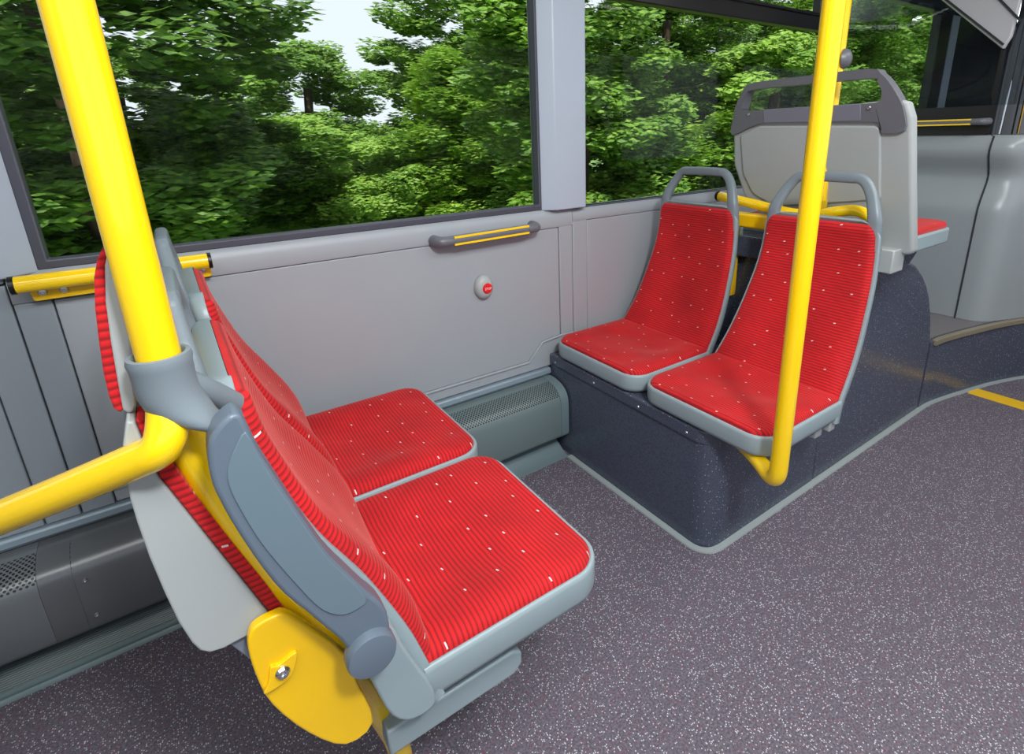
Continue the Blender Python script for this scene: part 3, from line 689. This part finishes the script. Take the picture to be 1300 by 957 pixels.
# ------------------------------------------------------------------ high seat in front, seen from behind
hs = root('bus_seat', (1.85, .98, .84), 'tall grey seat seen from behind on the wheel box, with a wide dark top handle', 'seat')
def tilt(bm, k=.27, z=1.25, x=1.72):
    for v in bm.verts: v.co.x += x - (v.co.z - z) * k
    return bm
sh = rounded([(1.276, 1.205), (1.286, 1.09), (1.252, .97), (1.18, .90), (.90, .845), (.668, .829), (.682, 1.05), (.692, 1.235), (.705, 1.275), (.735, 1.285), (1.22, 1.25)], [.01, .05, .05, .05, .05, .02, .1, .02, .01, .01, .03], 5)
bm = bmesh.new(); prism(bm, sh, 'x', 0.0, .042); link('backrest_shell', tilt(bm), 'shell2', hs, bevel=.014, seg=4)
pn = rounded([(1.243, 1.195), (1.245, 1.06), (1.21, .985), (1.12, .945), (.843, .985), (.764, 1.0), (.770, 1.213), (1.16, 1.225)], [.01, .05, .05, .04, .03, .01, .02, .01], 6)
bm = bmesh.new(); prism(bm, pn, 'x', -.007, .02); link('back_panel', tilt(bm), 'shell2', hs, bevel=.005, seg=3)
ho = spline_poly([(1.272, 1.196), (1.262, 1.25), (1.249, 1.29), (1.219, 1.332), (1.179, 1.361), (1.0, 1.366), (.802, 1.367), (.772, 1.353), (.748, 1.327), (.722, 1.285), (.708, 1.25), (.705, 1.198), (.762, 1.194), (.764, 1.206), (.772, 1.218), (.799, 1.226), (1.0, 1.230), (1.157, 1.232)], 3)
hi = spline_poly([(1.223, 1.276), (1.222, 1.285), (1.219, 1.295), (1.204, 1.323), (1.173, 1.342), (1.0, 1.343), (.796, 1.342), (.780, 1.333), (.768, 1.311), (.767, 1.295), (.768, 1.285), (.772, 1.279), (.780, 1.277), (.79, 1.276), (.81, 1.276), (.90, 1.276), (1.0, 1.276), (1.157, 1.276)], 3)
bm = ring_prism(ho, hi, 'x', -.012, .030); hdl = link('grab_handle', tilt(bm), 'grip_p', hs, bevel=.007, seg=4)
bm = bmesh.new(); prism(bm, [(1.14, 1.233), (.822, 1.229), (.822, 1.277), (1.14, 1.277)], 'x', -.0135, .02); link('handle_insert', tilt(bm), plain('handle_insert', srgb(118, 120, 132), .3), hdl, bevel=.002)
each('handle_screw', [screw(bmesh.new(), (1.72 - (1.264 - 1.25) * .27 - .012, y, 1.264), (-1, 0, -.27), .006, .004) for y in (1.197, .799)], 'steel', hdl)
bm = bmesh.new(); uvl = bm.loops.layers.uv.new('UVMap')
prism(bm, rounded([(1.26, 1.19), (1.25, .98), (.70, .93), (.70, 1.05), (.705, 1.25), (1.2, 1.25)], [.03, .05, .03, .1, .03, .03]), 'x', .043, .068); tilt(bm)
for f in bm.faces:
    for l in f.loops: l[uvl].uv = (l.vert.co.y, l.vert.co.z)
link('backrest_cushion', bm, 'fabric', hs, bevel=.008, seg=3)
bm = bmesh.new(); prism(bm, rounded([(1.84, .676), (2.12, .676), (2.145, .72), (2.145, 1.24), (2.12, 1.28), (1.84, 1.28)], [.01, .03, .03, .03, .03, .01]), 'z', .835, .885); o_ = link('seat_pan', bm, 'shell', hs, bevel=.006, seg=3)
bm = bmesh.new(); uvl = bm.loops.layers.uv.new('UVMap')
prism(bm, rounded([(1.845, .683), (2.11, .683), (2.135, .72), (2.135, 1.24), (2.12, 1.27), (1.845, 1.27)], [.01, .03, .03, .03, .03, .01]), 'z', .880, .905)
for f in bm.faces:
    for l in f.loops: l[uvl].uv = (l.vert.co.y, l.vert.co.x)
link('seat_cushion', bm, 'fabric', hs, bevel=.012, seg=4)
bm = B(((1.78, .70, .775), (1.86, .76, .85))); link('seat_bracket', bm, 'shell2', hs, bevel=.004)

# ------------------------------------------------------------------ partition at the front
pt = root('cab_partition', (3.05, 1.2, .32), 'grey moulded cab partition with curved corner on the raised platform', 'partition')
def smoothstep(x): x = max(0, min(1, x)); return x * x * (3 - 2 * x)
def front_x(z):   # soft horizontal swell of the moulding
    return .055 * smoothstep((1.10 - z) / .12) - .050 * smoothstep((.99 - z) / .16) - .022 * smoothstep((1.165 - z) / .06)
plan = [(3.02, 1.60), (3.02, 1.4), (3.02, 1.2), (3.02, 1.0), (3.02, .874)]
def mould(plan, z0, z1, name, mat='partition', nz=26):
    rows = []
    for i in range(nz + 1):
        z = z0 + (z1 - z0) * i / nz
        rows.append([Vector((x + front_x(z), y, z)) for x, y in plan])
    rows.append([Vector((x + .03, y + .02, z1 + .006)) for x, y in plan]); rows.append([Vector((x + .12, y + .05, z1 + .006)) for x, y in plan])
    bm, V = grid_mesh(rows); return link(name, bm, mat, pt, smooth=True, angle=70)
m1 = mould(plan, .3225, 1.158, 'flat_panel')
def seam_off(z): return -.012 + .035 * smoothstep((.9 - z) / .5)
plan2 = [(3.022, .868), (3.022, .83), (3.026, .80), (3.04, .772), (3.065, .752), (3.10, .738), (3.18, .705), (3.30, .66), (3.45, .60), (3.7, .47)]
m2 = mould(plan2, .3225, 1.158, 'curved_corner')
bm = sweep(bmesh.new(), [(3.020 + front_x(z), .871 - .0 * z, z) for z in [.32 + .84 * i / 30 for i in range(31)]], [(-.003, -.004), (.003, -.004), (.003, .004), (-.003, .004)]); link('panel_seam', bm, 'gap', pt)
sg = root('cab_screen', (3.08, 1.2, 1.16), 'dark tinted cab screen above the grey partition', 'glass screen')
bm = bmesh.new(); pg = [(3.06, 1.60), (3.06, .93), (3.07, .88), (3.10, .845), (3.16, .825), (3.5, .74)]
bm = B(((3.05, .90, 1.165), (3.08, 1.60, 1.29))); link('base_band', bm, 'black', sg)
rows = [[Vector((x, y, z)) for x, y in pg] for z in (1.29, 2.19)]
bm, V = grid_mesh(rows); so = link('screen_glass', bm, 'glass_d', sg, smooth=True, angle=60)
m_ = so.modifiers.new('t', 'SOLIDIFY'); m_.thickness = .006
rows = [[Vector((x - .004, y - .006, z)) for x, y in [(3.062, .93), (3.068, .895), (3.085, .868), (3.11, .848), (3.2, .82), (3.5, .745)]] for z in (1.164, 1.5, 1.8, 2.19)]
bm, V = grid_mesh(rows); so = link('corner_cover', bm, 'gloss', sg, smooth=True, angle=60)
link('edge_highlight', tube([(3.075, .872, 1.168), (3.085, .868, 1.5), (3.09, .866, 2.19)], .0045), 'glint', sg, smooth=True)  # bright rod added for the streak of light on the curved glass
link('orange_reflection', tube([(3.15, .826, 1.168), (3.155, .824, 2.19)], .003), plain('orange_reflection', srgb(190, 150, 60), .2, metal=1), sg, smooth=True)  # rod coloured as the orange reflection in the glass
cw = root('cab_reflection_panel', (3.1, 1.1, 1.9), 'pale grey panel standing in for the ceiling reflection in the cab screen', 'reflection panel')  # panel and seams added in the shape of the ceiling's reflection
bm = bmesh.new(); prism(bm, [(1.20, 1.775), (.905, 1.512), (.885, 1.56), (.86, 2.18), (1.62, 2.18), (1.62, 2.10)], 'x', 3.02, 3.045); link('ceiling_reflection', bm, 'ceil', cw, bevel=.006)
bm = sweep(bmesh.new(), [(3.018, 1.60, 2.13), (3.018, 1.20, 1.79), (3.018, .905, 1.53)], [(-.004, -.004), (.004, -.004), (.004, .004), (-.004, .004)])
link('reflection_seam', bm, 'gap', cw)
bm = sweep(bmesh.new(), [(3.018, 1.06, 1.83), (3.018, .86, 1.61)], [(-.004, -.004), (.004, -.004), (.004, .004), (-.004, .004)]); link('reflection_seam', bm, 'gap', cw)

def grab_rail(a, b, label, out, r=.014, cap=.05, parent=None):
    """horizontal handrail: grey bar with two yellow stripes and rounded grey end caps"""
    a = Vector(a); b = Vector(b); d = (b - a).normalized(); rt = root('handrail', a.lerp(b, .5), label, 'handrail'); o = Vector(out)
    up = Vector((0, 0, 1)); sec = [(r * 1.0 * math.cos(t), r * 1.15 * math.sin(t)) for t in [2 * math.pi * k / 24 for k in range(24)]]
    link('rail_bar', sweep(bmesh.new(), [a + d * cap * .8, b - d * cap * .8], sec), 'grip_p', rt, smooth=True)
    for s in (1, -1):
        c = o * (r * .72) + up * (s * r * .80)
        link('yellow_stripe', sweep(bmesh.new(), [a + d * cap + c, b - d * cap + c], [(-.0035, -.0032), (.0035, -.0032), (.0035, .0032), (-.0035, .0032)]), 'yellow', rt)
    for e, s in ((a, 1), (b, -1)):
        path = [e - o * .050 + d * s * .004, e - o * .025 + d * s * .004, e - o * .004 + d * s * .010, e + d * s * .028, e + d * s * cap]
        cp = round_path(path, .02, 5); n = len(cp); sc_ = [1.35 - .22 * (i / (n - 1)) for i in range(n)]
        link('end_cap', sweep(bmesh.new(), cp, circ(r, 20), scale=sc_), 'grip_p', rt, smooth=True, angle=60)
    return rt
grab_rail((.672, 1.552, .899), (1.055, 1.552, .905), 'dark grey handrail with two yellow stripes on the wall below the big window', (0, -1, 0))
grab_rail((2.99, 1.45, 1.222), (2.99, .905, 1.222), 'dark grey handrail with yellow stripes on the cab partition at far right', (-1, 0, 0), r=.012)

# stop button on the wall
st = root('stop_button', (.842, 1.598, .717), 'round grey wall button with a red centre reading STOP', 'button')
bm = lathe(bmesh.new(), [(.034, 0), (.035, .006), (.033, .014), (.027, .022), (.018, .026), (.001, .027)], (.842, 1.599, .717), (0, -1, 0), 36)
for v in bm.verts: v.co.z = .717 + (v.co.z - .717) * 1.25
hb = link('button_housing', bm, 'shell2', st, smooth=True)
bm = lathe(bmesh.new(), [(.0185, 0), (.0185, .006), (.016, .009), (.001, .010)], (.846, 1.577, .715), (0, -1, 0), 30); rb = link('push_button', bm, 'red_btn', st, smooth=True)
tx = bpy.data.curves.new('stop_word', 'FONT'); tx.body = 'STOP'; tx.size = .0105; tx.align_x = 'CENTER'; tx.align_y = 'CENTER'; tx.extrude = .0002
to = bpy.data.objects.new('stop_word', tx); COL.objects.link(to); dg = bpy.context.evaluated_depsgraph_get(); me = bpy.data.meshes.new_from_object(to.evaluated_get(dg))
bpy.data.objects.remove(to); me.transform(Matrix.Translation((.004, -.0317, -.002)) @ Matrix.Rotation(R(90), 4, 'X')); me.materials.clear(); me.materials.append(M_['white'])
so = bpy.data.objects.new('stop_word', me); COL.objects.link(so); so.parent = st

# ------------------------------------------------------------------ outside
gr = link('ground', B(((-60, 1.9, -.5), (90, 90, -.4))), 'grass'); struct(gr)
road = struct(link('road', B(((-60, -12, -.5), (90, 1.9, -.41))), 'asphalt'))
def crown(seed, n, shape, size, leafsize):
    """foliage mesh: leaf sprays gathered in clumps inside an envelope (crown from z=0 to size[2])"""
    rnd = random.Random(seed); rx, ry, rz = size; clumps = []; verts = []; faces = []
    nc = int(26 * (rx + ry) * rz / 3.2)
    while len(clumps) < nc:
        a = rnd.uniform(0, 2 * math.pi); h = rnd.random()
        rr = (1 - h) ** .75 * .95 + .08 if shape == 'cone' else math.sqrt(max(.02, 1 - (2 * h - 1) ** 2)) if shape == 'round' else min(1, math.sqrt(max(.02, 1 - (2 * h - 1) ** 4)))
        k = rnd.uniform(.30, 1.0) ** .6
        clumps.append((Vector((rx * rr * k * math.cos(a), ry * rr * k * math.sin(a), rz * h)), rnd.uniform(.20, .42)))
    per = n // nc
    for c, r in clumps:
        tilt = rnd.uniform(-.25, .25)
        for _ in range(per):
            d = Vector((rnd.gauss(0, 1), rnd.gauss(0, 1), rnd.gauss(0, .8))).normalized() * r * rnd.uniform(.3, 1.0) ** .6
            p = c + Vector((d.x * 1.5, d.y * 1.3, d.z * .75 + tilt * d.x))
            s = leafsize * rnd.uniform(.6, 1.5)
            ang = rnd.gauss(0, .55) + (math.pi if rnd.random() < .5 else 0)
            l = Vector((math.cos(ang), math.sin(ang), rnd.uniform(-.3, .2))).normalized()
            nn = (d.normalized() * .6 + Vector((0, -.45, .75)) + Vector((rnd.uniform(-.5, .5), rnd.uniform(-.5, .5), rnd.uniform(-.3, .3)))).normalized()
            sd = nn.cross(l).normalized() * s * .34; l = l * s
            b = len(verts); verts += [p - l, p + sd - l * .1, p + l, p - sd - l * .1]; faces.append((b, b + 1, b + 2, b + 3))
    me = bpy.data.meshes.new('foliage'); me.from_pydata([tuple(v) for v in verts], [], faces); me.update(); return me
CR = {}
KINDS = {'big': (3, 70000, 'round', (2.6, 2.0, 6.4), .078), 'mid': (7, 32000, 'round', (1.8, 1.4, 3.6), .075), 'mid2': (11, 42000, 'full', (1.7, 1.2, 4.8), .075),
         'cone': (13, 30000, 'cone', (1.7, 1.4, 3.4), .07), 'low': (17, 20000, 'full', (1.7, .9, 2.0), .07)}
def crown_mesh(key, leafm):
    if (key, leafm) not in CR:
        me = crown(*KINDS[key]); me.materials.append(M_[leafm]); CR[(key, leafm)] = me
    return CR[(key, leafm)]
def tree(x, y, key, leafm, label, s=1.0, rot=0.0, z=-.4, trunk=.6, group=None, cat='tree'):
    r = root('tree' if cat == 'tree' else 'bush', (x, y, z), label, cat, group)
    f = bpy.data.objects.new('foliage', crown_mesh(key, leafm)); COL.objects.link(f); f.parent = r; f.location = (0, 0, trunk); f.rotation_euler[2] = rot; f.scale = (s, s, s)
    if cat == 'tree':
        H = KINDS[key][3][2] * s
        bm = tube([(0, 0, 0), (.05, .02, max(.3, trunk + H * .3)), (-.04, 0, trunk + H * .55), (.03, .03, trunk + H * .75)], .10 * s, .3, 10)
        link('trunk', bm, 'bark', r, world=False, smooth=True)
    return r
flip = lambda i: (math.pi if i % 2 else 0) + .12 * ((i * 7) % 5 - 2)
for i, (x, y, k, m, s_, tr, lb) in enumerate([
    (-.75, 8.6, 'big', 'leaf_dark', 1.0, .05, 'large dark green tree filling the left of the big window'),
    (-5.4, 9.6, 'big', 'leaf_dark', 1.0, .0, 'dark tree beyond the left edge of the big window'),
    (3.2, 14.2, 'mid', 'leaf_mid', .98, .15, 'rounded mid green tree left of the pale cone-shaped tree'),
    (5.15, 10.8, 'cone', 'leaf_light', .98, -.1, 'pale green cone-shaped tree in the middle of the big window'),
    (7.75, 14.6, 'big', 'leaf_mid', 1.12, .3, 'tall mid green tree behind the cone-shaped tree'),
    (7.7, 11.2, 'mid2', 'leaf_mid', 1.0, -.2, 'mid green tree at the right edge of the big window'),
    (5.3, 6.6, 'mid2', 'leaf_mid', .95, -.2, 'mid green tree just right of the window pillar'),
    (9.0, 8.4, 'big', 'leaf_dark', .85, -.3, 'dark tree in the left half of the second window'),
    (9.6, 6.2, 'mid', 'leaf_light', .95, -.3, 'pale green tree just left of the tall grey seat'),
    (12.6, 6.9, 'mid2', 'leaf_mid', 1.05, -.2, 'mid green tree behind the tall grey seat'),
    (15.9, 7.0, 'mid2', 'leaf_light', 1.05, -.2, 'pale green tree right of the bright front pole'),
    (19.6, 7.6, 'mid2', 'leaf_mid', 1.15, -.2, 'mid green tree near the far end of the second window'),
    (24.0, 8.6, 'mid2', 'leaf_light', 1.2, -.2, 'pale green tree at the far end of the second window')]):
    tree(x, y, k, m, lb, s_, flip(i), trunk=tr)
tree(2.55, 12.2, 'low', 'leaf_light', 'pale low bush under the rounded mid green tree', 1.0, 0, trunk=-.1, cat='bush')
tree(1.2, 11.2, 'low', 'leaf_dark', 'dark low bush beside the large dark tree', 1.0, 3.1, trunk=-.1, cat='bush')
tree(3.9, 10.9, 'low', 'leaf_light', 'yellow-green bush touching the cone-shaped tree on its left', .8, .1, trunk=-.1, cat='bush')
tree(8.0, 6.0, 'low', 'leaf_light', 'pale low bush seen above the wall-side red seat', .9, 3.0, trunk=-.1, cat='bush')
tree(6.9, 8.9, 'low', 'leaf_dark', 'dark low bush between the two windows', 1.0, .2, trunk=-.1, cat='bush')
for i, (x, y) in enumerate([(-9, 17.5), (-3.6, 18.6), (-.4, 17.2), (12.6, 18), (13.6, 12.4), (18.4, 13.6), (23.6, 14.5), (29.5, 15.5), (37, 17)]):
    tree(x, y, 'big', 'leaf_dark' if i % 2 else 'leaf_mid', 'tree of the dense row standing furthest behind the others', {2: .66}.get(i, 1.1), flip(i), trunk=-.3, group='furthest row of trees')
tree(2.4, 17.6, 'mid2', 'leaf_mid', 'far mid green tree just under the gap of sky', .72, .4, trunk=-.2)
for i, x in enumerate([-6.4, -3.1, 4.6, 7.9, 11.0]):
    tree(x, 15.9 + (i % 2) * .5, 'low', 'leaf_mid' if i % 2 else 'leaf_dark', 'bush of the dense row behind the nearer trees', 1.05, flip(i), trunk=-.1, group='background bushes', cat='bush')
